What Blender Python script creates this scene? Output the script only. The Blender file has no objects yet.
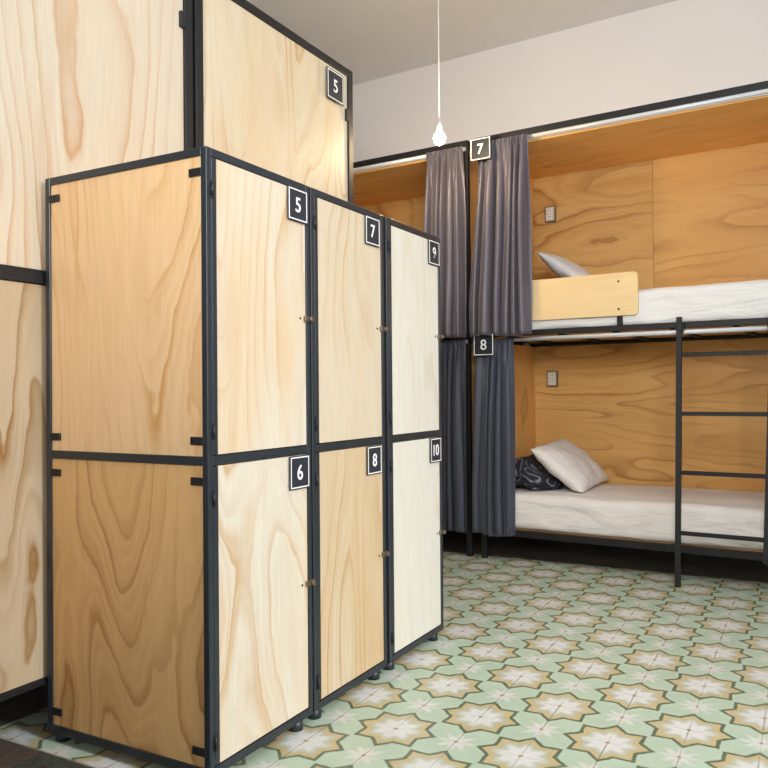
import bpy, bmesh, math, random
from mathutils import Vector, Matrix, noise

C = bpy.context.scene.collection
PI = math.pi

# ------------------------------------------------------------------ node helpers
def new_mat(name):
    m = bpy.data.materials.new(name); m.use_nodes = True
    nt = m.node_tree
    for n in list(nt.nodes): nt.nodes.remove(n)
    out = nt.nodes.new('ShaderNodeOutputMaterial')
    b = nt.nodes.new('ShaderNodeBsdfPrincipled')
    nt.links.new(b.outputs[0], out.inputs[0])
    return m, nt, b

def plain(name, col, rough=.5, metal=0., spec=.5, bump=0., bscale=200, vary=0., sheen=0.):
    m, nt, b = new_mat(name)
    b.inputs['Base Color'].default_value = (*col, 1)
    b.inputs['Roughness'].default_value = rough
    b.inputs['Metallic'].default_value = metal
    b.inputs['Specular IOR Level'].default_value = spec
    if sheen: b.inputs['Sheen Weight'].default_value = sheen
    tc = nt.nodes.new('ShaderNodeTexCoord')
    nz = nt.nodes.new('ShaderNodeTexNoise'); nz.inputs['Scale'].default_value = bscale
    nt.links.new(tc.outputs['Object'], nz.inputs['Vector'])
    if bump:
        bp = nt.nodes.new('ShaderNodeBump'); bp.inputs['Strength'].default_value = bump
        bp.inputs['Distance'].default_value = .002
        nt.links.new(nz.outputs[0], bp.inputs['Height']); nt.links.new(bp.outputs[0], b.inputs['Normal'])
    if vary:
        n2 = nt.nodes.new('ShaderNodeTexNoise'); n2.inputs['Scale'].default_value = 3
        nt.links.new(tc.outputs['Object'], n2.inputs['Vector'])
        mx = nt.nodes.new('ShaderNodeMix'); mx.data_type = 'RGBA'
        mx.inputs[6].default_value = (*[c*(1-vary) for c in col], 1); mx.inputs[7].default_value = (*[min(1, c*(1+vary)) for c in col], 1)
        nt.links.new(n2.outputs[0], mx.inputs[0]); nt.links.new(mx.outputs[2], b.inputs['Base Color'])
    return m

def ply(name, light, mid, dark, seed, axis='z', K=15, contrast=1., rough=.45, sc=2.3, blotch=.5, knots=.10):
    """rotary cut pine plywood: contour lines of a stretched noise field; grain runs along axis"""
    m, nt, b = new_mat(name)
    L = nt.links.new
    def node(t, **k):
        n = nt.nodes.new(t)
        for a, v in k.items(): setattr(n, a, v)
        return n
    def math_(op, a, bb=None, c=None, clamp=False):
        n = node('ShaderNodeMath', operation=op, use_clamp=clamp)
        for i, v in enumerate((a, bb, c)):
            if v is None: continue
            if isinstance(v, (int, float)): n.inputs[i].default_value = v
            else: L(v, n.inputs[i])
        return n.outputs[0]
    rnd = random.Random(seed)
    off = [rnd.uniform(-20, 20) for _ in range(3)]
    tc = node('ShaderNodeTexCoord')
    def mapped(s_along, s_across):
        mp = node('ShaderNodeMapping')
        s = [s_across]*3; s['xyz'.index(axis)] = s_along
        mp.inputs['Scale'].default_value = s; mp.inputs['Location'].default_value = off
        L(tc.outputs['Object'], mp.inputs['Vector']); return mp.outputs[0]
    def nz(vec, scale, detail=2, rough_=.5, dist=0):
        n = node('ShaderNodeTexNoise'); n.inputs['Scale'].default_value = scale
        n.inputs['Detail'].default_value = detail; n.inputs['Roughness'].default_value = rough_
        n.inputs['Distortion'].default_value = dist
        L(vec, n.inputs['Vector']); return n.outputs[0]
    h = nz(mapped(.17, 1), sc, 1.6, .40, .35)
    h = math_('ADD', h, math_('MULTIPLY', nz(mapped(.45, 1), 9, 3), .050))
    vo = node('ShaderNodeTexVoronoi'); vo.inputs['Scale'].default_value = 2.1; L(mapped(.38, 1), vo.inputs['Vector'])
    kd = math_('MULTIPLY', vo.outputs['Distance'], 5.5)
    knot = math_('POWER', 2.718, math_('MULTIPLY', math_('MULTIPLY', kd, kd), -1.))
    h = math_('ADD', h, math_('MULTIPLY', knot, knots))
    fr = math_('FRACT', math_('MULTIPLY', h, K))
    # soft rise, sharp fall; a finer ring set in between
    band = math_('POWER', fr, 5.)
    cut = math_('SMOOTH_MIN', band, math_('MULTIPLY', math_('SUBTRACT', 1., fr), 12), .08)
    fr2 = math_('FRACT', math_('MULTIPLY', h, K*2.6))
    fine = math_('MULTIPLY', math_('MULTIPLY', math_('POWER', fr2, 3.), math_('SUBTRACT', 1., fr2)), 2.2)
    n2 = node('ShaderNodeMapRange'); n2.inputs[1].default_value = .45; n2.inputs[2].default_value = .6; L(nz(mapped(.4, 1), 3.1, 2), n2.inputs[0])
    cut = math_('ADD', cut, math_('MULTIPLY', fine, n2.outputs[0]))
    mask = node('ShaderNodeMapRange'); mask.inputs[1].default_value = .38; mask.inputs[2].default_value = .62
    mask.inputs[3].default_value = .12; mask.inputs[4].default_value = 1
    L(nz(mapped(.35, 1.2), 2.1, 3), mask.inputs[0])
    fibre = nz(mapped(.02, 1), 260, 2, .6)
    g = math_('MULTIPLY', cut, mask.outputs[0])
    g = math_('MULTIPLY', g, contrast*1.0, clamp=True)
    sm = node('ShaderNodeMapRange'); sm.inputs[1].default_value = .56; sm.inputs[2].default_value = .72; sm.inputs[4].default_value = .42*contrast
    L(nz(mapped(.20, 1), 6.5, 3, .55, .8), sm.inputs[0])
    g = math_('MAXIMUM', g, math_('MULTIPLY', sm.outputs[0], fibre), clamp=True)
    bl = node('ShaderNodeMapRange'); bl.inputs[1].default_value = .38; bl.inputs[2].default_value = .68
    L(nz(mapped(.22, 1), 4.5, 3, .5, .6), bl.inputs[0])
    m1 = node('ShaderNodeMix', data_type='RGBA')
    m1.inputs[6].default_value = (*light, 1); m1.inputs[7].default_value = (*mid, 1)
    L(math_('MULTIPLY', bl.outputs[0], blotch), m1.inputs[0])
    m2 = node('ShaderNodeMix', data_type='RGBA')
    L(m1.outputs[2], m2.inputs[6]); m2.inputs[7].default_value = (*dark, 1); L(g, m2.inputs[0])
    m3 = node('ShaderNodeMix', data_type='RGBA', blend_type='MULTIPLY'); m3.inputs[0].default_value = 1
    fb = node('ShaderNodeMapRange'); fb.inputs[1].default_value = .3; fb.inputs[2].default_value = .7
    fb.inputs[3].default_value = .93; fb.inputs[4].default_value = 1.04
    L(fibre, fb.inputs[0]); cc = node('ShaderNodeCombineColor')
    for i in range(3): L(fb.outputs[0], cc.inputs[i])
    L(m2.outputs[2], m3.inputs[6]); L(cc.outputs[0], m3.inputs[7])
    L(m3.outputs[2], b.inputs['Base Color'])
    b.inputs['Roughness'].default_value = rough; b.inputs['Specular IOR Level'].default_value = .3
    return m

CREAM = dict(light=(.68, .615, .50), mid=(.68, .51, .32), dark=(.52, .29, .11))
PALE = dict(light=(.70, .67, .59), mid=(.69, .62, .48), dark=(.58, .43, .24))
TAN = dict(light=(.66, .44, .21), mid=(.60, .36, .15), dark=(.40, .19, .055))
HONEY = dict(light=(.66, .385, .135), mid=(.58, .30, .08), dark=(.31, .125, .025))
steel = plain('black_steel', (.012, .018, .025), .40, 0, .7, .05, 300)
steel_dark = plain('dark_steel', (.011, .011, .012), .5, 0, .4)
black = plain('matt_black', (.012, .012, .014), .5)
brass = plain('brass', (.20, .16, .11), .4, .7)
chrome = plain('satin_tube', (.62, .64, .66), .4, .15)
white_paint = plain('white_lettering', (.85, .85, .83), .5)
plate_m = plain('plate_navy', (.018, .022, .032), .45)
dark_hole = plain('dark_hole', (.02, .015, .01), .8)

# ------------------------------------------------------------------ mesh helpers
class MB:
    def __init__(s): s.bm = bmesh.new(); s.mats = []
    def _mi(s, m):
        if m not in s.mats: s.mats.append(m)
        return s.mats.index(m)
    def _done(s, verts, m):
        mi = s._mi(m)
        for v in verts:
            for f in v.link_faces: f.material_index = mi
    def box(s, lo, hi, m, bevel=0., M=None, seg=1):
        r = bmesh.ops.create_cube(s.bm, size=1)
        vs = r['verts']
        for v in vs:
            v.co = Vector([lo[i] + (v.co[i]+.5)*(hi[i]-lo[i]) for i in range(3)])
        fs = list({f for v in vs for f in v.link_faces})
        if bevel:
            es = list({e for v in vs for e in v.link_edges})
            r = bmesh.ops.bevel(s.bm, geom=es, offset=bevel, segments=seg, affect='EDGES', profile=.5)
            fs = list({f for v in r['verts'] for f in v.link_faces} | set(f for f in fs if f.is_valid))
        mi = s._mi(m)
        for f in fs: f.material_index = mi
        if M is not None:
            for v in {v for f in fs for v in f.verts}: v.co = M @ v.co
        return s
    def rod(s, p0, p1, r, m, seg=16, r2=None):
        p0, p1 = Vector(p0), Vector(p1); d = p1-p0
        M = Matrix.Translation((p0+p1)/2) @ d.to_track_quat('Z', 'Y').to_matrix().to_4x4()
        q = bmesh.ops.create_cone(s.bm, cap_ends=True, segments=seg, radius1=r, radius2=r if r2 is None else r2, depth=d.length, matrix=M)
        s._done(q['verts'], m)
        for v in q['verts']:
            for f in v.link_faces:
                if len(f.verts) == 4: f.smooth = True
        return s
    def bar(s, p0, p1, w, d, m, side=(1, 0, 0), bevel=.0015):
        """square tube from p0 to p1; w along side, d along the other"""
        p0, p1 = Vector(p0), Vector(p1); z = (p1-p0).normalized(); x = Vector(side); x = (x - x.dot(z)*z).normalized(); y = z.cross(x)
        R = Matrix((x, y, z)).transposed().to_4x4()
        M = Matrix.Translation(p0) @ R
        return s.box((-w/2, -d/2, 0), (w/2, d/2, (p1-p0).length), m, bevel, M)
    def sphere(s, c, r, m, sc=(1, 1, 1)):
        q = bmesh.ops.create_uvsphere(s.bm, u_segments=20, v_segments=12, radius=r, matrix=Matrix.Translation(c) @ Matrix.Diagonal((*sc, 1)))
        s._done(q['verts'], m)
        for v in q['verts']:
            for f in v.link_faces: f.smooth = True
        return s
    def text(s, txt, size, M, m, bold=.02, zs=1.):
        cu = bpy.data.curves.new('glyph', 'FONT'); cu.body = txt; cu.size = size; cu.align_x = 'CENTER'; cu.align_y = 'CENTER'
        cu.offset = bold*size; cu.extrude = .0006
        ob = bpy.data.objects.new('glyph', cu); C.objects.link(ob)
        dg = bpy.context.evaluated_depsgraph_get()
        me = bpy.data.meshes.new_from_object(ob.evaluated_get(dg))
        xs = [v.co.x for v in me.vertices]; ys = [v.co.y for v in me.vertices]
        cx, cy = (min(xs)+max(xs))/2, (min(ys)+max(ys))/2
        me.transform(Matrix.Translation((-cx, -cy, 0)))
        me.transform(M)
        n = len(s.bm.faces); s.bm.from_mesh(me); s.bm.faces.ensure_lookup_table()
        mi = s._mi(m)
        for f in s.bm.faces[n:]: f.material_index = mi
        bpy.data.objects.remove(ob); bpy.data.meshes.remove(me); bpy.data.curves.remove(cu)
        return s
    def build(s, name, parent=None, label=None, recalc=True):
        if recalc: bmesh.ops.recalc_face_normals(s.bm, faces=s.bm.faces)
        me = bpy.data.meshes.new(name); s.bm.to_mesh(me); s.bm.free()
        for m in s.mats: me.materials.append(m)
        o = bpy.data.objects.new(name, me); C.objects.link(o)
        if parent: o.parent = parent
        if label: o['label'] = label
        return o

def thing(name, label, cat, loc=(0, 0, 0), rz=0., group=None):
    o = bpy.data.objects.new(name, None); C.objects.link(o); o.empty_display_size = .1
    o.location = loc; o.rotation_euler = (0, 0, rz)
    return tag(o, label, cat, group)
def tag(o, label, cat, group=None):
    o['label'] = label; o['category'] = cat
    if group: o['group'] = group
    return o
def structure(o):
    o['kind'] = 'structure'; return o

def plate_mesh(w, h, M, txt, tsize):
    """number plate in its own plane (x right, y up, z out of the face)"""
    mb = MB()
    mb.box((-w/2, -h/2, -.002), (w/2, h/2, .0015), plate_m, .0006, M)
    t = w*.035; i = w*.035; z0, z1 = .0012, .0024
    a, b = w/2-i, h/2-i
    mb.box((-a, b-t, z0), (a, b, z1), white_paint, 0, M); mb.box((-a, -b, z0), (a, -b+t, z1), white_paint, 0, M)
    mb.box((-a, -b+t, z0), (-a+t, b-t, z1), white_paint, 0, M); mb.box((a-t, -b+t, z0), (a, b-t, z1), white_paint, 0, M)
    mb.text(txt, tsize, M @ Matrix.Translation((0, 0, .002)), white_paint, .010)
    return mb
def face_x(x, y, z):   # facing +X
    return Matrix(((0, 0, 1, x), (1, 0, 0, y), (0, 1, 0, z), (0, 0, 0, 1)))
def face_my(x, y, z):  # facing -Y
    return Matrix(((1, 0, 0, x), (0, 0, -1, y), (0, 1, 0, z), (0, 0, 0, 1)))

# ------------------------------------------------------------------ room
BO = (-2.1915, 4.6165, 0.); BR = -.0595         # origin and turn of the back row of bunks
Bm = Matrix.Translation(BO) @ Matrix.Rotation(BR, 4, 'Z')
CEIL = 3.58

def floor_material():
    m, nt, bsdf = new_mat('patterned_cement_tiles'); L = nt.links.new
    def M(op, a, b=None, c=None, clamp=False):
        n = nt.nodes.new('ShaderNodeMath'); n.operation = op; n.use_clamp = clamp
        for i, v in enumerate((a, b, c)):
            if v is None: continue
            if isinstance(v, (int, float)): n.inputs[i].default_value = v
            else: L(v, n.inputs[i])
        return n.outputs[0]
    def mix(f, a, b):
        n = nt.nodes.new('ShaderNodeMix'); n.data_type = 'RGBA'
        if isinstance(f, (int, float)): n.inputs[0].default_value = f
        else: L(f, n.inputs[0])
        for i, v in ((6, a), (7, b)):
            if isinstance(v, tuple): n.inputs[i].default_value = (*v, 1)
            else: L(v, n.inputs[i])
        return n.outputs[2]
    def step(x, edge, w=.012):      # 1 where x < edge
        n = nt.nodes.new('ShaderNodeMapRange'); n.inputs[1].default_value = edge-w; n.inputs[2].default_value = edge+w
        n.inputs[3].default_value = 1; n.inputs[4].default_value = 0; L(x, n.inputs[0]); return n.outputs[0]
    tc = nt.nodes.new('ShaderNodeTexCoord')
    mp = nt.nodes.new('ShaderNodeMapping'); mp.vector_type = 'TEXTURE'
    mp.inputs['Location'].default_value = (-.5539, 2.3473, 0); mp.inputs['Rotation'].default_value = (0, 0, .0084)
    mp.inputs['Scale'].default_value = (.19947,)*3
    L(tc.outputs['Object'], mp.inputs['Vector'])
    # hand-made wobble
    wn = nt.nodes.new('ShaderNodeTexNoise'); wn.inputs['Scale'].default_value = 6; wn.inputs['Detail'].default_value = 2
    L(mp.outputs[0], wn.inputs['Vector'])
    wob = nt.nodes.new('ShaderNodeVectorMath'); wob.operation = 'MULTIPLY_ADD'; wob.inputs[1].default_value = (.05, .05, 0)
    L(wn.outputs['Color'], wob.inputs[0]); L(mp.outputs[0], wob.inputs[2])
    sx = nt.nodes.new('ShaderNodeSeparateXYZ'); L(wob.outputs[0], sx.inputs[0])
    u = M('SUBTRACT', sx.outputs[0], .025); v = M('SUBTRACT', sx.outputs[1], .025)
    def lattice(shift):
        uu = M('ADD', u, shift)
        p = M('MULTIPLY', M('ADD', uu, v), .5); q = M('MULTIPLY', M('SUBTRACT', uu, v), .5)
        dp = M('SUBTRACT', p, M('ROUND', p)); dq = M('SUBTRACT', q, M('ROUND', q))
        du = M('ADD', dp, dq); dv = M('SUBTRACT', dp, dq)
        r = M('SQRT', M('ADD', M('MULTIPLY', du, du), M('MULTIPLY', dv, dv)))
        return du, dv, r, M('ARCTAN2', dv, du)
    du, dv, r, th = lattice(0.)
    du2, dv2, r2, th2 = lattice(1.)
    # fold the angle into the wedge 0..22.5 degrees around each tip
    w = PI/4
    phi = M('ABSOLUTE', M('SUBTRACT', th, M('MULTIPLY', M('ROUND', M('DIVIDE', th, w)), w)))
    f = M('MULTIPLY', r, M('ADD', M('MULTIPLY', M('COSINE', phi), 1.4706), M('MULTIPLY', M('SINE', phi), 1.6235)))
    petal = M('DIVIDE', r, M('ADD', .30, M('MULTIPLY', M('COSINE', M('MULTIPLY', th, 8)), .05)))
    petal2 = M('DIVIDE', r2, M('ADD', .21, M('MULTIPLY', M('COSINE', M('MULTIPLY', th2, 8)), .065)))
    an = nt.nodes.new('ShaderNodeTexNoise'); an.inputs['Scale'].default_value = 1.1; an.inputs['Detail'].default_value = 4
    L(mp.outputs[0], an.inputs['Vector'])
    mint = mix(an.outputs[0], (.41, .53, .39), (.56, .68, .53))
    # faint leaf veins running from the small flowers
    leaf = M('MINIMUM', M('ABSOLUTE', M('ADD', du2, dv2)), M('ABSOLUTE', M('SUBTRACT', du2, dv2)))
    col = mix(M('MULTIPLY', step(leaf, .012, .012), .25), mint, (.52, .60, .47))
    col = mix(M('MULTIPLY', step(petal2, 1., .3), .9), col, (.72, .70, .66))
    col = mix(step(r2, .028, .01), col, (.50, .24, .12))
    col = mix(step(f, 1., .02), col, (.085, .135, .075))
    col = mix(step(f, .875, .02), col, (.58, .45, .22))
    col = mix(step(f, .68, .07), col, (.52, .55, .45))
    col = mix(M('MULTIPLY', step(petal, 1., .18), .9), col, (.77, .76, .74))
    col = mix(step(r, .035, .012), col, (.50, .36, .12))
    # joints
    sj = nt.nodes.new('ShaderNodeSeparateXYZ'); L(mp.outputs[0], sj.inputs[0])
    ju = M('ABSOLUTE', M('SUBTRACT', sj.outputs[0], M('ROUND', sj.outputs[0])))
    jv = M('ABSOLUTE', M('SUBTRACT', sj.outputs[1], M('ROUND', sj.outputs[1])))
    jn = nt.nodes.new('ShaderNodeTexNoise'); jn.inputs['Scale'].default_value = .9; L(mp.outputs[0], jn.inputs['Vector'])
    js = nt.nodes.new('ShaderNodeMapRange'); js.inputs[1].default_value = .4; js.inputs[2].default_value = .6
    js.inputs[3].default_value = .15; js.inputs[4].default_value = .8; L(jn.outputs[0], js.inputs[0])
    joint = M('MAXIMUM', M('MULTIPLY', step(ju, .012, .006), js.outputs[0]), M('MULTIPLY', step(jv, .009, .005), M('MULTIPLY', js.outputs[0], .6)))
    col = mix(M('MULTIPLY', joint, .8), col, (.16, .11, .07))
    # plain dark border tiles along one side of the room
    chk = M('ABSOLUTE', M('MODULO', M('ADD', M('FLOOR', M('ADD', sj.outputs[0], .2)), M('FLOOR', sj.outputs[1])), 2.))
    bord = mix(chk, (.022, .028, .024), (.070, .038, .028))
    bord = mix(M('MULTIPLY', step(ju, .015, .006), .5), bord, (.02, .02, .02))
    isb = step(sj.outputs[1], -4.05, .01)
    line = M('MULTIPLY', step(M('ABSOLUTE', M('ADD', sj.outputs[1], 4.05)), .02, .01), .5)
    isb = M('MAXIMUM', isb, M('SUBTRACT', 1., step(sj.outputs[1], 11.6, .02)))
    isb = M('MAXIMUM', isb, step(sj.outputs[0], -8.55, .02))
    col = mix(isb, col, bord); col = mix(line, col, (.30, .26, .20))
    # worn patches
    wr = nt.nodes.new('ShaderNodeTexNoise'); wr.inputs['Scale'].default_value = 9; wr.inputs['Detail'].default_value = 6; wr.inputs['Roughness'].default_value = .7
    L(mp.outputs[0], wr.inputs['Vector'])
    wf = nt.nodes.new('ShaderNodeMapRange'); wf.inputs[1].default_value = .3; wf.inputs[2].default_value = .75; wf.inputs[3].default_value = .0; wf.inputs[4].default_value = .28
    L(wr.outputs[0], wf.inputs[0]); col = mix(wf.outputs[0], col, (.40, .40, .33))
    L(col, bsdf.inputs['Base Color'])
    bsdf.inputs['Roughness'].default_value = .33; bsdf.inputs['Specular IOR Level'].default_value = .5
    return m

wall_m = plain('wall_paint', (.74, .72, .71), .8, bump=.05, bscale=60, vary=.03)
ceil_m = plain('ceiling_paint', (.76, .79, .82), .85, vary=.03)
X0, X1, Y0, Y1 = -4.3, 3.4, -3.2, 7.0
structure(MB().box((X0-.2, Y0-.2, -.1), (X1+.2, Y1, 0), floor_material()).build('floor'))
structure(MB().box((X0-.2, Y0-.2, CEIL), (X1+.2, Y1, CEIL+.12), ceil_m).build('ceiling'))
structure(MB().box((-5., .885, -.05), (6.5, 1.085, CEIL+.05), wall_m, M=Bm).build('wall_back'))
structure(MB().box((X0-.15, Y0-.2, 0), (X0, 5.7, CEIL), wall_m).build('wall_left'))
structure(MB().box((X0, Y0-.15, 0), (X1, Y0, CEIL), wall_m).build('wall_front'))
# right wall with two tall windows
wy = [(-1.9, -.5), (.3, 1.8)]; wz = (.6, 3.15)
mb = MB()
edges = [Y0, wy[0][0], wy[0][1], wy[1][0], wy[1][1], 4.5]
for i in (0, 2, 4): mb.box((X1, edges[i], 0), (X1+.2, edges[i+1], CEIL), wall_m)
for a, b in wy:
    mb.box((X1, a, 0), (X1+.2, b, wz[0]), wall_m); mb.box((X1, a, wz[1]), (X1+.2, b, CEIL), wall_m)
structure(mb.build('wall_right'))
glass_m = bpy.data.materials.new('window_glass'); glass_m.use_nodes = True
nt = glass_m.node_tree; nt.nodes.clear()
o_ = nt.nodes.new('ShaderNodeOutputMaterial'); t_ = nt.nodes.new('ShaderNodeBsdfTransparent'); g_ = nt.nodes.new('ShaderNodeBsdfGlossy')
g_.inputs['Roughness'].default_value = .03; mx_ = nt.nodes.new('ShaderNodeMixShader'); mx_.inputs[0].default_value = .06
nt.links.new(t_.outputs[0], mx_.inputs[1]); nt.links.new(g_.outputs[0], mx_.inputs[2]); nt.links.new(mx_.outputs[0], o_.inputs[0])
for i, (a, b) in enumerate(wy):
    mb = MB(); x = X1+.08
    for y in (a, (a+b)/2-.025, b-.05): mb.box((x, y, wz[0]), (x+.05, y+.05, wz[1]), white_paint)
    for z in (wz[0], 1.75, wz[1]-.05): mb.box((x+.002, a, z), (x+.048, b, z+.05), white_paint)
    w = structure(mb.build('window_%d' % (i+1)))
    MB().box((x+.02, a+.03, wz[0]+.03), (x+.026, b-.03, wz[1]-.03), glass_m).build('pane', w)

# ------------------------------------------------------------------ lockers
LX = -1.398; LD = .634; LW = .478; Z0 = .030; ZM0, ZM1 = .848, .872; ZT = 1.689; T = .02
def locker(y0, nums, label, side_seeds, door_mats, plate_y, latch_side=True):
    t = thing('locker', label, 'locker', (LX, y0, 0), 0, 'plywood lockers in black steel frames')
    st = steel
    # frame: front is x=0, back x=-LD ; width along y 0..LW
    mb = MB()
    for x in (-T, -LD):
        for y in (0, LW-T): mb.box((x, y, Z0), (x+T, y+T, ZT), st, .0015)
    for z0, z1 in ((Z0, Z0+.024), (ZM0, ZM1), (ZT-.022, ZT)):
        for y in (0.0004, LW-T+.0004): mb.box((-LD+T, y, z0), (-T, y+T-.0008, z1), st, .001)
        for x in (-T+.0004, -LD+.0004): mb.box((x, T, z0), (x+T-.0008, LW-T, z1), st, .001)
    mb.build('frame', t)
    for i, (z0, z1) in enumerate(((ZM1, ZT-.022), (Z0+.024, ZM0))):
        MB().box((-LD+T, .006, z0), (-T, .014, z1), side_seeds[i]).build('side_panel', t)
        MB().box((-LD+T, LW-.014, z0), (-T, LW-.006, z1), side_seeds[i]).build('side_panel', t)
        MB().box((-LD+.004, T, z0), (-LD+.012, LW-T, z1), side_seeds[i]).build('back_panel', t)
        # welded fixing tabs over the side panel
        for x0, x1 in ((-LD+T-.002, -LD+T+.040), (-T-.042, -T+.002)):
            for zc in (z1-.042, z0+.041):
                tb = MB().box((x0, -.0005, zc-.0105), (x1, .0055, zc+.0105), steel_dark, .001)
                xm = (x0+x1)/2; tb.rod((xm, -.0015, zc), (xm, 0, zc), .003, dark_hole, 10)
                tb.build('fixing_tab', t)
    MB().box((-LD+.01, .01, ZT-.012), (-.01, LW-.01, ZT-.004), side_seeds[0]).build('top_panel', t)
    MB().box((-LD+.01, .01, Z0+.008), (-.01, LW-.01, Z0+.016), side_seeds[1]).build('bottom_panel', t)
    for i, (z0, z1) in enumerate(((ZM1+.003, ZT-.024), (Z0+.027, ZM0-.003))):
        d = MB().box((-.014, .0405, z0), (-.003, LW-.0215, z1), door_mats[i], .0008).build('door', t)
        mb = MB()
        mb.box((-.018, T+.001, z0), (-.0006, .0405, z1), st, .001)           # steel hinge stile of the door
        mb.build('hinge_stile', d)
        for zc in (z1-.085, z0+.062):
            h = MB(); h.rod((.003, T, zc-.018), (.003, T, zc+.018), .0048, black, 12)
            h.box((-.003, T-.004, zc-.024), (.0022, T+.0085, zc+.024), black, .001)
            h.build('hinge', d)
        plate_mesh(.103, .102, face_x(.0035, plate_y, z1+.002-.051-(.001 if i == 0 else .002)), nums[i], .064).build('number_plate', d)
        zc = (1.268, .443)[i]
        k = MB()
        k.box((-.003, LW-.034, zc-.009), (.006, LW+.006, zc+.009), brass, .002)
        k.rod((.004, LW-.010, zc), (.017, LW-.010, zc), .0075, brass, 14)
        k.rod((-.002, LW-.052, zc), (-.0008, LW-.052, zc), .004, dark_hole, 10)
        k.build('latch', d)
    for x in (-.026, -LD+.03):
        for y in (.035, LW-.060):
            MB().rod((x, y, 0), (x, y, Z0+.002), .024, steel, 18, .022).build('foot', t)
    return t

sideA = ply('ply_side_upper', (.82, .56, .31), (.80, .50, .24), (.60, .30, .09), 4, 'z', 20, 1.3, blotch=.4)
sideB = ply('ply_side_lower', (.74, .46, .20), (.68, .38, .14), (.38, .16, .04), 21, 'z', 22, 1.1, blotch=.5)
door5 = ply('ply_door_cream', seed=31, axis='z', K=15, contrast=1.1, blotch=.9, **CREAM)
door6 = ply('ply_door_cream_streaked', seed=36, axis='z', K=16, contrast=1.1, blotch=1., **CREAM)
door7 = ply('ply_door_yellow', (.64, .56, .43), (.63, .47, .28), (.52, .30, .12), 41, 'z', 18, 1., blotch=.8)
door8 = ply('ply_door_warm', (.62, .52, .37), (.60, .42, .23), (.48, .27, .10), 47, 'z', 20, 1., blotch=.9)
door9 = ply('ply_door_pale', seed=52, axis='z', K=12, contrast=.8, blotch=.6, **PALE)
door10 = ply('ply_door_pale_flame', seed=58, axis='z', K=14, contrast=.8, blotch=.5, **PALE)
locker(1.5774, ('5', '6'), 'plywood locker column with doors numbered 5 and 6, its long side panel in view', (sideA, sideB), (door5, door6), .409)
locker(2.063, ('7', '8'), 'middle plywood locker column with doors numbered 7 and 8', (sideA, sideB), (door7, door8), .388)
locker(2.560, ('9', '10'), 'palest plywood locker column with doors numbered 9 and 10, beside the curtains', (sideA, sideB), (door9, door10), .408)

# ------------------------------------------------------------------ tall plywood bunk enclosures along the left
EX = -2.044; ET = 2.661; EZ = .166; ED = 1.75
def enclosure(y0, y1, label, mats, num=None):
    t = thing('bunk_enclosure', label, 'bunk enclosure', (EX, y0, 0), 0, 'tall plywood bunk enclosures')
    W = y1-y0; P = .042
    for x in (-P, -ED):
        for y in (0, W-P):
            MB().box((x, y, 0), (x+P, y+P, ET), steel_dark, .002).build('post', t)
    for z0, z1 in ((EZ, EZ+.018), (1.372, 1.414), (ET-.036, ET-.001)):
        mb = MB()
        for x in (-P+.001, -ED+.001): mb.box((x, P, z0), (x+P-.002, W-P, z1), steel_dark, .0015)
        for y in (.001, W-P+.001): mb.box((-ED+P, y, z0), (-P, y+P-.002, z1), steel_dark, .0015)
        mb.build('rail', t)
    for i, (z0, z1) in enumerate(((1.416, ET-.038), (EZ+.020, 1.370))):
        MB().box((-.026, P+.001, z0), (-.010, W-P-.001, z1), mats[i]).build('front_panel', t)
        for y in (.012, W-.024): MB().box((-ED+P, y, z0), (-P, y+.012, z1), mats[2]).build('side_panel', t)
    MB().box((-ED+.01, .01, ET-.02), (-.012, W-.01, ET-.008), mats[2]).build('top_panel', t)
    for y in ([W-P-.022] if True else []):
        for z in (2.425, 1.60):
            MB().box((-.012, y, z-.03), (.004, y+.024, z+.03), black, .0015).build('hinge_tab', t)
    if num:
        plate_mesh(.150, .148, face_x(.004, .978, 2.527), num, .088).build('number_plate', t)
    return t
encL1 = ply('ply_enclosure_pale', (.68, .60, .47), (.67, .51, .34), (.52, .28, .12), 63, 'z', 12, 1., sc=1.6, blotch=.5)
encL2 = ply('ply_enclosure_low', (.53, .41, .27), (.50, .35, .19), (.30, .16, .05), 70, 'z', 17, 1.2, sc=2.0, blotch=.5)  # base darkened to stand in for weaker light on the lower front panels
encR1 = ply('ply_enclosure_knotty', (.70, .615, .46), (.69, .52, .31), (.52, .27, .10), 79, 'z', 17, 1.2, sc=2.0, blotch=.7)
enclosure(1.09, 2.238, 'tall pale plywood bunk enclosure behind the long side of the lockers, without a number', (encL1, encL2, encL2))
enclosure(2.254, 3.404, 'tall plywood bunk enclosure behind the lockers with number plate 5 near its top', (encR1, encL2, encL2), '5')

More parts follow.
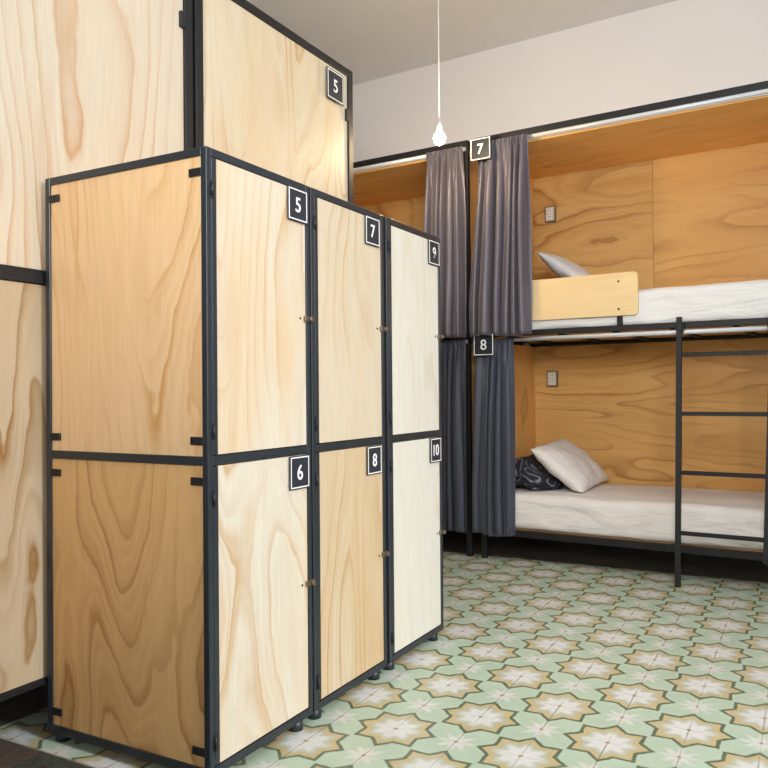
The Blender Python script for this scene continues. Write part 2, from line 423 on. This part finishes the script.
# ------------------------------------------------------------------ back row of bunks (frame B: x along the row, front at y=-.03)
def honey(seed, K=16, contrast=1., bright=1., sc=2.2, blotch=.7, axis='x'):
    f = lambda c: tuple(min(1, v*bright) for v in c)
    return ply('ply_honey_%d' % seed, f(HONEY['light']), f(HONEY['mid']), f(HONEY['dark']), seed, axis, K, contrast, sc=sc, blotch=blotch)
FR = -.03
def bunk(x0, x1, label, seams, plates, seed, board=False, outlets=()):
    t = thing('bunk_bed', label, 'bunk bed', BO, BR, 'two-tier bunks along the back wall')
    P = .032; D = .84
    for x in (x0, x1-P):
        for y in (FR, D-P):
            MB().box((x, y, 0), (x+P, y+P, 2.612), steel_dark, .002).build('post', t)
    for z0, z1 in ((.152, .192), (1.368, 1.401), (2.569, 2.615)):
        MB().box((x0, FR-.001, z0), (x1, FR+P-.004, z1), steel_dark, .0015).build('front_rail', t)
        MB().box((x0+P, D-P+.002, z0), (x1-P, D-.002, z1), steel_dark, .0015).build('back_rail', t)
        for x in (x0+.002, x1-P+.002): MB().box((x, FR+P, z0), (x+P-.004, D-P, z1), steel_dark, .0015).build('end_rail', t)
    # bed boards and cross bars
    for z, s in ((.180, 1), (1.372, 2)):
        MB().box((x0+P, FR+P-.003, z), (x1-P, D-.035, z+.014), honey(seed+s, 12, .7)).build('bed_board', t)
        n = 6
        for k in range(n):
            xx = x0+P + (k+.5)*(x1-x0-2*P)/n
            MB().box((xx-.013, FR+P-.003, z-.014), (xx+.013, D-.035, z-.0005), steel_dark, .001).build('cross_bar', t)
    MB().box((x0+P, .785, 1.346), (x1-P, .811, 1.371), steel_dark, .001).build('back_rail', t)
    # walls of each berth
    B0, B1 = .812, .822
    for k, (z0, z1) in enumerate(((1.402, 2.541), (.194, 1.345))):
        cuts = [x0+.030] + list(seams[k]) + [x1-.030]
        for j in range(len(cuts)-1):
            MB().box((cuts[j]+.001, B0, z0), (cuts[j+1]-.001, B1, z1), honey(seed+10+k*3+j, 17 if k else 13, 1., (1.0, 1.15)[k], 2.4)).build('back_panel', t)
        for x in (x0+.022, x1-.032):
            MB().box((x, FR+P, z0), (x+.010, B0-.001, z1), honey(seed+20+k, 10, .7, 1.25, axis='z')).build('end_panel', t)
    MB().box((x0+.022, FR+.03, 2.541), (x1-.022, D-.004, 2.553), honey(seed+31, 13, .9, 1.5, 2.0)).build('canopy_board', t)
    for z, y in ((2.5565, FR-.012), (1.345, FR-.012)):
        MB().rod((x0+.01, y, z), (x1-.01, y, z), .0125, chrome, 14).build('curtain_rod', t)
    for txt, xc, zc, pyy in plates:
        plate_mesh(.138, .136, face_my(xc, pyy, zc), txt, .088).build('number_plate', t)
        MB().box((xc-.055, pyy+.002, zc-.012), (xc-.035, FR-.001, zc+.012), black).build('plate_bracket', t)
    for (x, z) in outlets:
        mb = MB(); mb.box((x-.038, B0-.030, z-.055), (x+.038, B0-.0005, z+.055), plain('conduit_box', (.22, .18, .12), .5, .4), .003)
        mb.box((x-.030, B0-.036, z-.047), (x+.030, B0-.028, z+.047), plain('socket_face', (.62, .58, .48), .45), .003)
        for dz in (-.022, .022):
            mb.box((x-.018, B0-.0375, z+dz-.014), (x+.018, B0-.034, z+dz+.014), plain('socket_inset', (.75, .72, .64), .4), .001)
            mb.box((x-.009, B0-.0385, z+dz-.006), (x-.005, B0-.037, z+dz+.006), black); mb.box((x+.005, B0-.0385, z+dz-.006), (x+.009, B0-.037, z+dz+.006), black)
        mb.build('socket', t)
    if board:
        m = ply('ply_guard_board', (.82, .62, .34), (.80, .57, .28), (.74, .47, .20), 91, 'x', 12, .7, blotch=.6)
        mb = MB(); bm = mb.bm
        a0, a1, z0, z1, r = .42, 1.331, 1.453, 1.693, .022
        pts = [(a0, z0)] + [(a1-r+r*math.sin(q), z0+r-r*math.cos(q)) for q in [i*PI/12 for i in range(7)]] + [(a1-r+r*math.cos(q), z1-r+r*math.sin(q)) for q in [i*PI/12 for i in range(7)]] + [(a0, z1)]
        f = bm.faces.new([bm.verts.new((x, FR-.022, z)) for x, z in pts])
        e = bmesh.ops.extrude_face_region(bm, geom=[f])
        for v in e['geom']:
            if isinstance(v, bmesh.types.BMVert): v.co.y += .018
        mb.mats.append(m)
        gb = mb.build('guard_board', t, 'pale plywood guard board with rounded end')
        for z in (1.49, 1.645):
            MB().rod((1.225, FR-.0235, z), (1.225, FR-.0218, z), .006, dark_hole, 12).build('screw', gb)
        for xx in (1.209, .50): MB().box((xx, FR-.002, 1.401), (xx+.031, FR+.014, 1.67), steel_dark, .001).build('board_support', t)
    return t
bunk(.355, 2.33, 'black framed plywood bunk bed with berths 7 and 8, ladder and white bedding', ((1.214,), (1.378,)),
     (('7', .426, 2.506, -.140), ('8', .420, 1.318, -.110)), 100, True, ((.521, 2.269), (.523, 1.117)))
bunk(-1.70, .285, 'plywood bunk bed mostly hidden by the lockers, next to bunks 7 and 8', ((-.6,), (-.6,)), (), 140)

# ladder, leaning a little
lad = thing('bunk_ladder', 'black steel ladder leaning against the bunk with berths 7 and 8', 'ladder', BO, BR)
ft, tp = Vector((0, -.172, 0)), Vector((0, -.055, 1.425))
for xt, xb, zb in ((1.550, 1.550, 0), (2.006, 1.970, .165)): MB().bar((xb, ft.y+(tp.y-ft.y)*zb/1.425, zb), (xt, tp.y, 1.425), .028, .022, steel_dark).build('stile', lad)
for z in (1.221, .907, .596, .281):
    y = ft.y + (tp.y-ft.y)*z/1.425
    MB().bar((1.564, y, z), (1.976, y, z), .016, .022, steel_dark, (0, 1, 0)).build('rung', lad)
for x in (1.550, 1.966):
    mb = MB(); mb.box((x+.014, -.062, 1.335), (x+.022, -.026, 1.395), steel_dark, .001); mb.rod((x+.012, -.05, 1.355), (x+.03, -.05, 1.355), .006, brass, 10)
    mb.build('hook_bracket', lad)

# ------------------------------------------------------------------ bedding
def sheet_mat(name, col):
    m, nt, b = new_mat(name); L = nt.links.new
    b.inputs['Base Color'].default_value = (*col, 1); b.inputs['Roughness'].default_value = .8; b.inputs['Sheen Weight'].default_value = .15
    tc = nt.nodes.new('ShaderNodeTexCoord'); mp = nt.nodes.new('ShaderNodeMapping'); mp.inputs['Rotation'].default_value = (.3, .5, .4); mp.inputs['Scale'].default_value = (1.2, 3, 5)
    L(tc.outputs['Object'], mp.inputs['Vector'])
    n = nt.nodes.new('ShaderNodeTexNoise'); n.inputs['Scale'].default_value = 2.4; n.inputs['Detail'].default_value = 4; n.inputs['Distortion'].default_value = .5
    L(mp.outputs[0], n.inputs['Vector'])
    bp = nt.nodes.new('ShaderNodeBump'); bp.inputs['Strength'].default_value = .8; bp.inputs['Distance'].default_value = .035
    L(n.outputs[0], bp.inputs['Height']); L(bp.outputs[0], b.inputs['Normal'])
    return m
sheet = sheet_mat('white_sheet', (.83, .78, .74)); sheet2 = sheet_mat('white_sheet_cool', (.80, .79, .77))

def mattress(x0, x1, z0, z1, label, m, seed):
    bm = bmesh.new(); y0, y1 = FR+.006, .795
    cx, cy, cz = (x0+x1)/2, (y0+y1)/2, (z0+z1)/2; hx, hy, hz = (x1-x0)/2, (y1-y0)/2, (z1-z0)/2
    bmesh.ops.create_cube(bm, size=2)
    bmesh.ops.subdivide_edges(bm, edges=bm.edges[:], cuts=47, use_grid_fill=True)
    r = .045
    for v in bm.verts:
        p = Vector((v.co.x*hx, v.co.y*hy, v.co.z*hz))
        q = Vector((max(-hx+r, min(hx-r, p.x)), max(-hy+r, min(hy-r, p.y)), max(-hz+r, min(hz-r, p.z))))
        d = p-q
        if d.length > 1e-6: p = q + d.normalized()*min(d.length, r)
        # pulls and tucks in the fitted sheet
        s = noise.noise(Vector((p.x*5+p.z*9+seed, p.z*4, p.y*2)))*.5 + noise.noise(Vector((p.x*14+p.z*30, seed, p.y*6)))*.3
        n = d.normalized() if d.length > 1e-6 else Vector((0, 0, 1 if p.z > 0 else -1))
        if p.z > -hz*.98: p += n*s*.012
        p.z += .006*noise.noise(Vector((p.x*2+seed, p.y*3, 0)))*(p.z > 0)
        v.co = p + Vector((cx, cy, cz))
    for f in bm.faces: f.smooth = True
    me = bpy.data.meshes.new('mattress'); bm.to_mesh(me); bm.free(); me.materials.append(m)
    o = bpy.data.objects.new('mattress', me); C.objects.link(o); o.location = BO; o.rotation_euler = (0, 0, BR)
    return tag(o, label, 'mattress', 'white mattresses on the bunks')
mattress(.395, 2.285, 1.3875, 1.600, 'white sheeted mattress on the upper berth, behind the pale guard board', sheet2, 3)
mattress(.395, 2.285, .1955, .412, 'white sheeted mattress on the lower berth, behind the ladder', sheet, 8)
mattress(-1.66, .245, .1955, .405, 'mattress in the hidden lower berth behind the dark curtain beside locker 10', sheet2, 17)
mattress(-1.66, .245, 1.3875, 1.590, 'mattress in the hidden upper berth behind the curtain by the light bulb', sheet2, 13)

def pillow(lx, ly, th, M, label, m, seed, group='white pillows', rest=0.):
    """M in frame B maps pillow space (x: lx, y: ly, z thickness)"""
    bm = bmesh.new(); N = 36; Mi = M.inverted()
    top, bot = {}, {}
    for s, store in ((1, top), (-1, bot)):
        for i in range(N+1):
            for j in range(N+1):
                if s == -1 and (i in (0, N) or j in (0, N)): store[i, j] = top[i, j]; continue
                u, v = 2*i/N-1, 2*j/N-1
                px = u*lx/2*(1-.07*(1-abs(v)**2.2)*abs(u)); py = v*ly/2*(1-.05*(1-abs(u)**2.2)*abs(v))
                h = ((1-abs(u)**2.6)*(1-abs(v)**2.6))**.55
                z = s*th/2*h
                edge = 1-min(1, h)
                z += .012*noise.noise(Vector((u*2.2+seed, v*2.2, s)))*h + .007*noise.noise(Vector((u*9+seed, v*5, s*3)))*(.3+edge)*(h > 0)
                q = M @ Vector((px, py, z))
                if q.z < rest: q.z = rest + (q.z-rest)*.04
                store[i, j] = bm.verts.new(Mi @ q)
        for i in range(N):
            for j in range(N):
                a = [store[i, j], store[i+1, j], store[i+1, j+1], store[i, j+1]]
                f = bm.faces.new(a if s == 1 else a[::-1]); f.smooth = True
    me = bpy.data.meshes.new('pillow'); bm.to_mesh(me); bm.free(); me.materials.append(m)
    o = bpy.data.objects.new('pillow', me); C.objects.link(o)
    o.matrix_world = Bm @ M
    return tag(o, label, 'pillow', group)
pil_m = sheet_mat('pillowcase', (.80, .75, .71)); pil_m2 = sheet_mat('pillowcase_grey', (.60, .58, .58))
def tilt(c, pitch, yaw=0, roll=0):
    return Matrix.Translation(c) @ Matrix.Rotation(yaw, 4, 'Z') @ Matrix.Rotation(pitch, 4, 'Y') @ Matrix.Rotation(roll, 4, 'X')
pillow(.42, .60, .165, tilt((.785, .40, .560), math.radians(39), math.radians(4), math.radians(4)), 'white pillow propped on the dark bag on the lower berth', pil_m, 5, rest=.426)
pillow(.44, .60, .12, tilt((.825, .44, 1.765), math.radians(36), math.radians(4)), 'white pillow peeking out above the pale guard board', pil_m2, 9, rest=1.613)
pillow(.44, .56, .12, tilt((.03, .42, 1.82), math.radians(-70)), 'pillow in the hidden upper berth behind the curtain by the light bulb', plain('pinkish_pillowcase', (.45, .18, .13), .8), 2, None, rest=1.603)

# dark bag with pale looping pattern
def bag():
    m, nt, b = new_mat('navy_bag'); L = nt.links.new
    tc = nt.nodes.new('ShaderNodeTexCoord'); n = nt.nodes.new('ShaderNodeTexNoise'); n.inputs['Scale'].default_value = 7; n.inputs['Detail'].default_value = 0; n.inputs['Distortion'].default_value = .8
    L(tc.outputs['Object'], n.inputs['Vector'])
    mm = nt.nodes.new('ShaderNodeMath'); mm.operation = 'MULTIPLY'; mm.inputs[1].default_value = 6; L(n.outputs[0], mm.inputs[0])
    fr = nt.nodes.new('ShaderNodeMath'); fr.operation = 'FRACT'; L(mm.outputs[0], fr.inputs[0])
    cr = nt.nodes.new('ShaderNodeValToRGB'); e = cr.color_ramp.elements
    e[0].position = .0; e[0].color = (.010, .012, .020, 1); e[1].position = 1; e[1].color = (.010, .012, .020, 1)
    for p, c in ((.40, (.012, .014, .022, 1)), (.46, (.20, .20, .22, 1)), (.54, (.20, .20, .22, 1)), (.60, (.012, .014, .022, 1))):
        q = e.new(p); q.color = c
    L(fr.outputs[0], cr.inputs[0]); L(cr.outputs[0], b.inputs['Base Color']); b.inputs['Roughness'].default_value = .8
    bm = bmesh.new(); bmesh.ops.create_icosphere(bm, subdivisions=5, radius=1)
    for v in bm.verts:
        d = v.co.normalized()
        k = 1 + .12*noise.noise(d*1.6+Vector((4, 1, 2))) + .07*noise.noise(d*4.5) + .03*noise.noise(d*11)
        p = Vector((d.x*.185*k, d.y*.26*k, d.z*.115*k))
        if p.z < -.075: p.z = -.075 + (p.z+.075)*.1
        if p.x > 0: p.z -= p.x*.45
        v.co = p
        lim = .560 - (v.co.x+.585-.785)*math.tan(math.radians(39)) - .118 - .514
        if v.co.z > lim: v.co.z = lim
        if v.co.z < -.088: v.co.z = -.088
    for f in bm.faces: f.smooth = True
    me = bpy.data.meshes.new('soft_bag'); bm.to_mesh(me); bm.free(); me.materials.append(m)
    o = bpy.data.objects.new('soft_bag', me); C.objects.link(o); o.matrix_world = Bm @ Matrix.Translation((.585, .31, .514))
    tag(o, 'black soft bag with pale loops behind the white pillow on the lower berth', 'bag')
bag()

# ------------------------------------------------------------------ curtains
def curtain_mat(name, col, rough):
    m, nt, b = new_mat(name); L = nt.links.new
    b.inputs['Roughness'].default_value = rough; b.inputs['Sheen Weight'].default_value = .35; b.inputs['Sheen Roughness'].default_value = .4
    tc = nt.nodes.new('ShaderNodeTexCoord'); n = nt.nodes.new('ShaderNodeTexNoise'); n.inputs['Scale'].default_value = 400
    L(tc.outputs['Object'], n.inputs['Vector'])
    mx = nt.nodes.new('ShaderNodeMix'); mx.data_type = 'RGBA'; mx.inputs[6].default_value = (*[c*.85 for c in col], 1); mx.inputs[7].default_value = (*[c*1.15 for c in col], 1)
    L(n.outputs[0], mx.inputs[0]); L(mx.outputs[2], b.inputs['Base Color']); return m
cur_up = curtain_mat('curtain_slate_bulb_tint', (.085, .074, .095), .42)  # slate cloth with the bulb's warm lightening put into its base colour
cur_lo = curtain_mat('curtain_slate', (.044, .049, .072), .55)
def curtain(top, bot, zt, zb, folds, seed, m, label, y=-.088, amp=.042, drape=-.038):
    rnd = random.Random(seed); NX, NZ = 220, 46
    ph = [rnd.uniform(0, 6.28) for _ in range(6)]
    bm = bmesh.new(); g = {}
    for j in range(NZ+1):
        t = j/NZ; z = zt+(zb-zt)*t
        s = min(1, max(0, (t-.02)/.8)); s = .6*s+.4*s*s*(3-2*s)
        x0 = top[0]+(bot[0]-top[0])*s; x1 = top[1]+(bot[1]-top[1])*s
        a = amp*(.40+.60*min(1, t/.35))
        for i in range(NX+1):
            u = i/NX
            w = u + .035*math.sin(u*9+ph[0]+t*.8) + .02*math.sin(u*17+ph[1]-t*1.2) + .01*math.sin(t*5+u*5+ph[2])
            sn = math.sin(2*PI*folds*w + ph[3])
            f = math.copysign(abs(sn)**.6, sn)
            fine = math.sin(2*PI*folds*2.6*w+ph[4])
            wf = max(0, 1-t/.16)
            k = a*(f*(1-.45*wf)*(.75+.35*math.sin(u*11+ph[5]))) + .007*fine*wf
            if t < .028: k = .004*fine + .3*k
            dx = .006*math.cos(2*PI*folds*w+ph[3])*min(1, t*3)
            g[i, j] = bm.verts.new((x0+(x1-x0)*u+dx, y+drape*min(1, t*1.1)+k, z + .006*math.sin(u*7+ph[1])*t))
    for j in range(NZ):
        for i in range(NX):
            f = bm.faces.new((g[i, j], g[i, j+1], g[i+1, j+1], g[i+1, j])); f.smooth = True
    me = bpy.data.meshes.new('curtain'); bm.to_mesh(me); bm.free(); me.materials.append(m)
    o = bpy.data.objects.new('curtain', me); C.objects.link(o); o.location = BO; o.rotation_euler = (0, 0, BR)
    md = o.modifiers.new('thick', 'SOLIDIFY'); md.thickness = .002
    return tag(o, label, 'curtain', 'grey curtains on the bunks')
curtain((.022, .278), (.00, .300), 2.562, 1.372, 5.2, 1, cur_up, 'bulb-tinted slate curtain behind the light bulb, on the bunk mostly hidden by lockers')
curtain((.395, .706), (.330, .728), 2.562, 1.366, 6.0, 2, cur_up, 'bulb-tinted slate curtain of the upper berth beneath number plate 7')
curtain((.020, .283), (.0, .284), 1.357, .158, 5.2, 3, cur_lo, 'dark slate curtain beside the locker numbered 10, on the lower berth', -.074, .032, 0.)
curtain((.350, .597), (.316, .587), 1.354, .158, 5.4, 4, cur_lo, 'dark slate curtain beneath number plate 8 on the lower berth', -.074, .032, 0.)

# ------------------------------------------------------------------ pendant bulb
bw = Bm @ Vector((.392, -.60, 2.452))
lamp = thing('pendant_lamp', 'bare glowing bulb on a thin white cord in front of the curtains', 'lamp', bw)
em = bpy.data.materials.new('glowing_bulb'); em.use_nodes = True
nt = em.node_tree; nt.nodes.clear(); o_ = nt.nodes.new('ShaderNodeOutputMaterial'); e_ = nt.nodes.new('ShaderNodeEmission')
e_.inputs[0].default_value = (1, .74, .42, 1); e_.inputs[1].default_value = 420; nt.links.new(e_.outputs[0], o_.inputs[0])
mb = MB(); prof = [(0, -.036), (.015, -.034), (.027, -.025), (.034, -.009), (.034, .006), (.028, .021), (.019, .032), (.0145, .040), (0, .042)]
ring = []
for r, z in prof: ring.append([mb.bm.verts.new((max(r, 1e-4)*math.cos(a), max(r, 1e-4)*math.sin(a), z)) for a in [2*PI*k/24 for k in range(24)]])
for a, b in zip(ring, ring[1:]):
    for k in range(24): mb.bm.faces.new((a[k], a[(k+1) % 24], b[(k+1) % 24], b[k])).smooth = True
mb.mats.append(em); mb.build('bulb', lamp)
MB().rod((0, 0, .040), (0, 0, .092), .0155, white_paint, 18, .012).build('socket', lamp)
cord = plain('white_cord', (.80, .76, .72), .6)
MB().rod((0, 0, .09), (0, 0, CEIL-bw.z-.02), .0035, cord, 8).build('cord', lamp)
MB().rod((0, 0, CEIL-bw.z-.03), (0, 0, CEIL-bw.z), .05, white_paint, 24, .055).build('ceiling_rose', lamp)

# ------------------------------------------------------------------ light
def area(name, loc, target, sx, sy, power, col=(1, 1, 1), spread=180):
    l = bpy.data.lights.new(name, 'AREA'); l.shape = 'RECTANGLE'; l.size = sx; l.size_y = sy; l.energy = power; l.color = col; l.spread = math.radians(spread)
    o = bpy.data.objects.new(name, l); C.objects.link(o); o.location = loc
    o.rotation_euler = (Vector(target)-Vector(loc)).to_track_quat('-Z', 'Y').to_euler(); return o
area('daylight', (5.3, .9, 3.6), (-1.0, 1.8, .3), 1.0, 1.3, 250, (.97, .985, 1.0), 120)
area('window_light', (X1-.05, -1.2, 1.85), (-1.4, 1.2, .6), 1.4, 2.3, 14, (.97, .985, 1.0), 120)
area('fill_behind_camera', (.3, -1.2, 2.3), (-1.3, 3.4, 2.2), 1.6, 1.0, 33, (1, .985, .97), 74)  # added fill for locker sides and bunks, no lamp stands here
area('ceiling_fill', (1.0, 1.0, 2.2), (1.0, 1.4, 3.5), 1.6, 1.6, 74, (.90, .95, 1.0))  # added fill that brightens ceiling and upper walls, not a room fixture

w = bpy.data.worlds.new('World'); bpy.context.scene.world = w; w.use_nodes = True
w.node_tree.nodes['Background'].inputs[0].default_value = (.85, .92, 1, 1); w.node_tree.nodes['Background'].inputs[1].default_value = 1.5

# ------------------------------------------------------------------ camera
cam = bpy.data.cameras.new('Camera'); co = bpy.data.objects.new('Camera', cam); C.objects.link(co)
cam.sensor_width = 36; cam.sensor_fit = 'HORIZONTAL'; cam.lens = 785.65/768*36; cam.clip_end = 60; cam.clip_start = .02
co.matrix_world = Matrix.Translation((0, 0, 1.04)) @ Matrix.Rotation(.5043, 4, 'Z') @ Matrix.Rotation(PI/2+.0092, 4, 'X') @ Matrix.Rotation(-.0087, 4, 'Z')
sc = bpy.context.scene; sc.camera = co
sc.view_settings.view_transform = 'Standard'; sc.view_settings.look = 'None'; sc.view_settings.exposure = 0
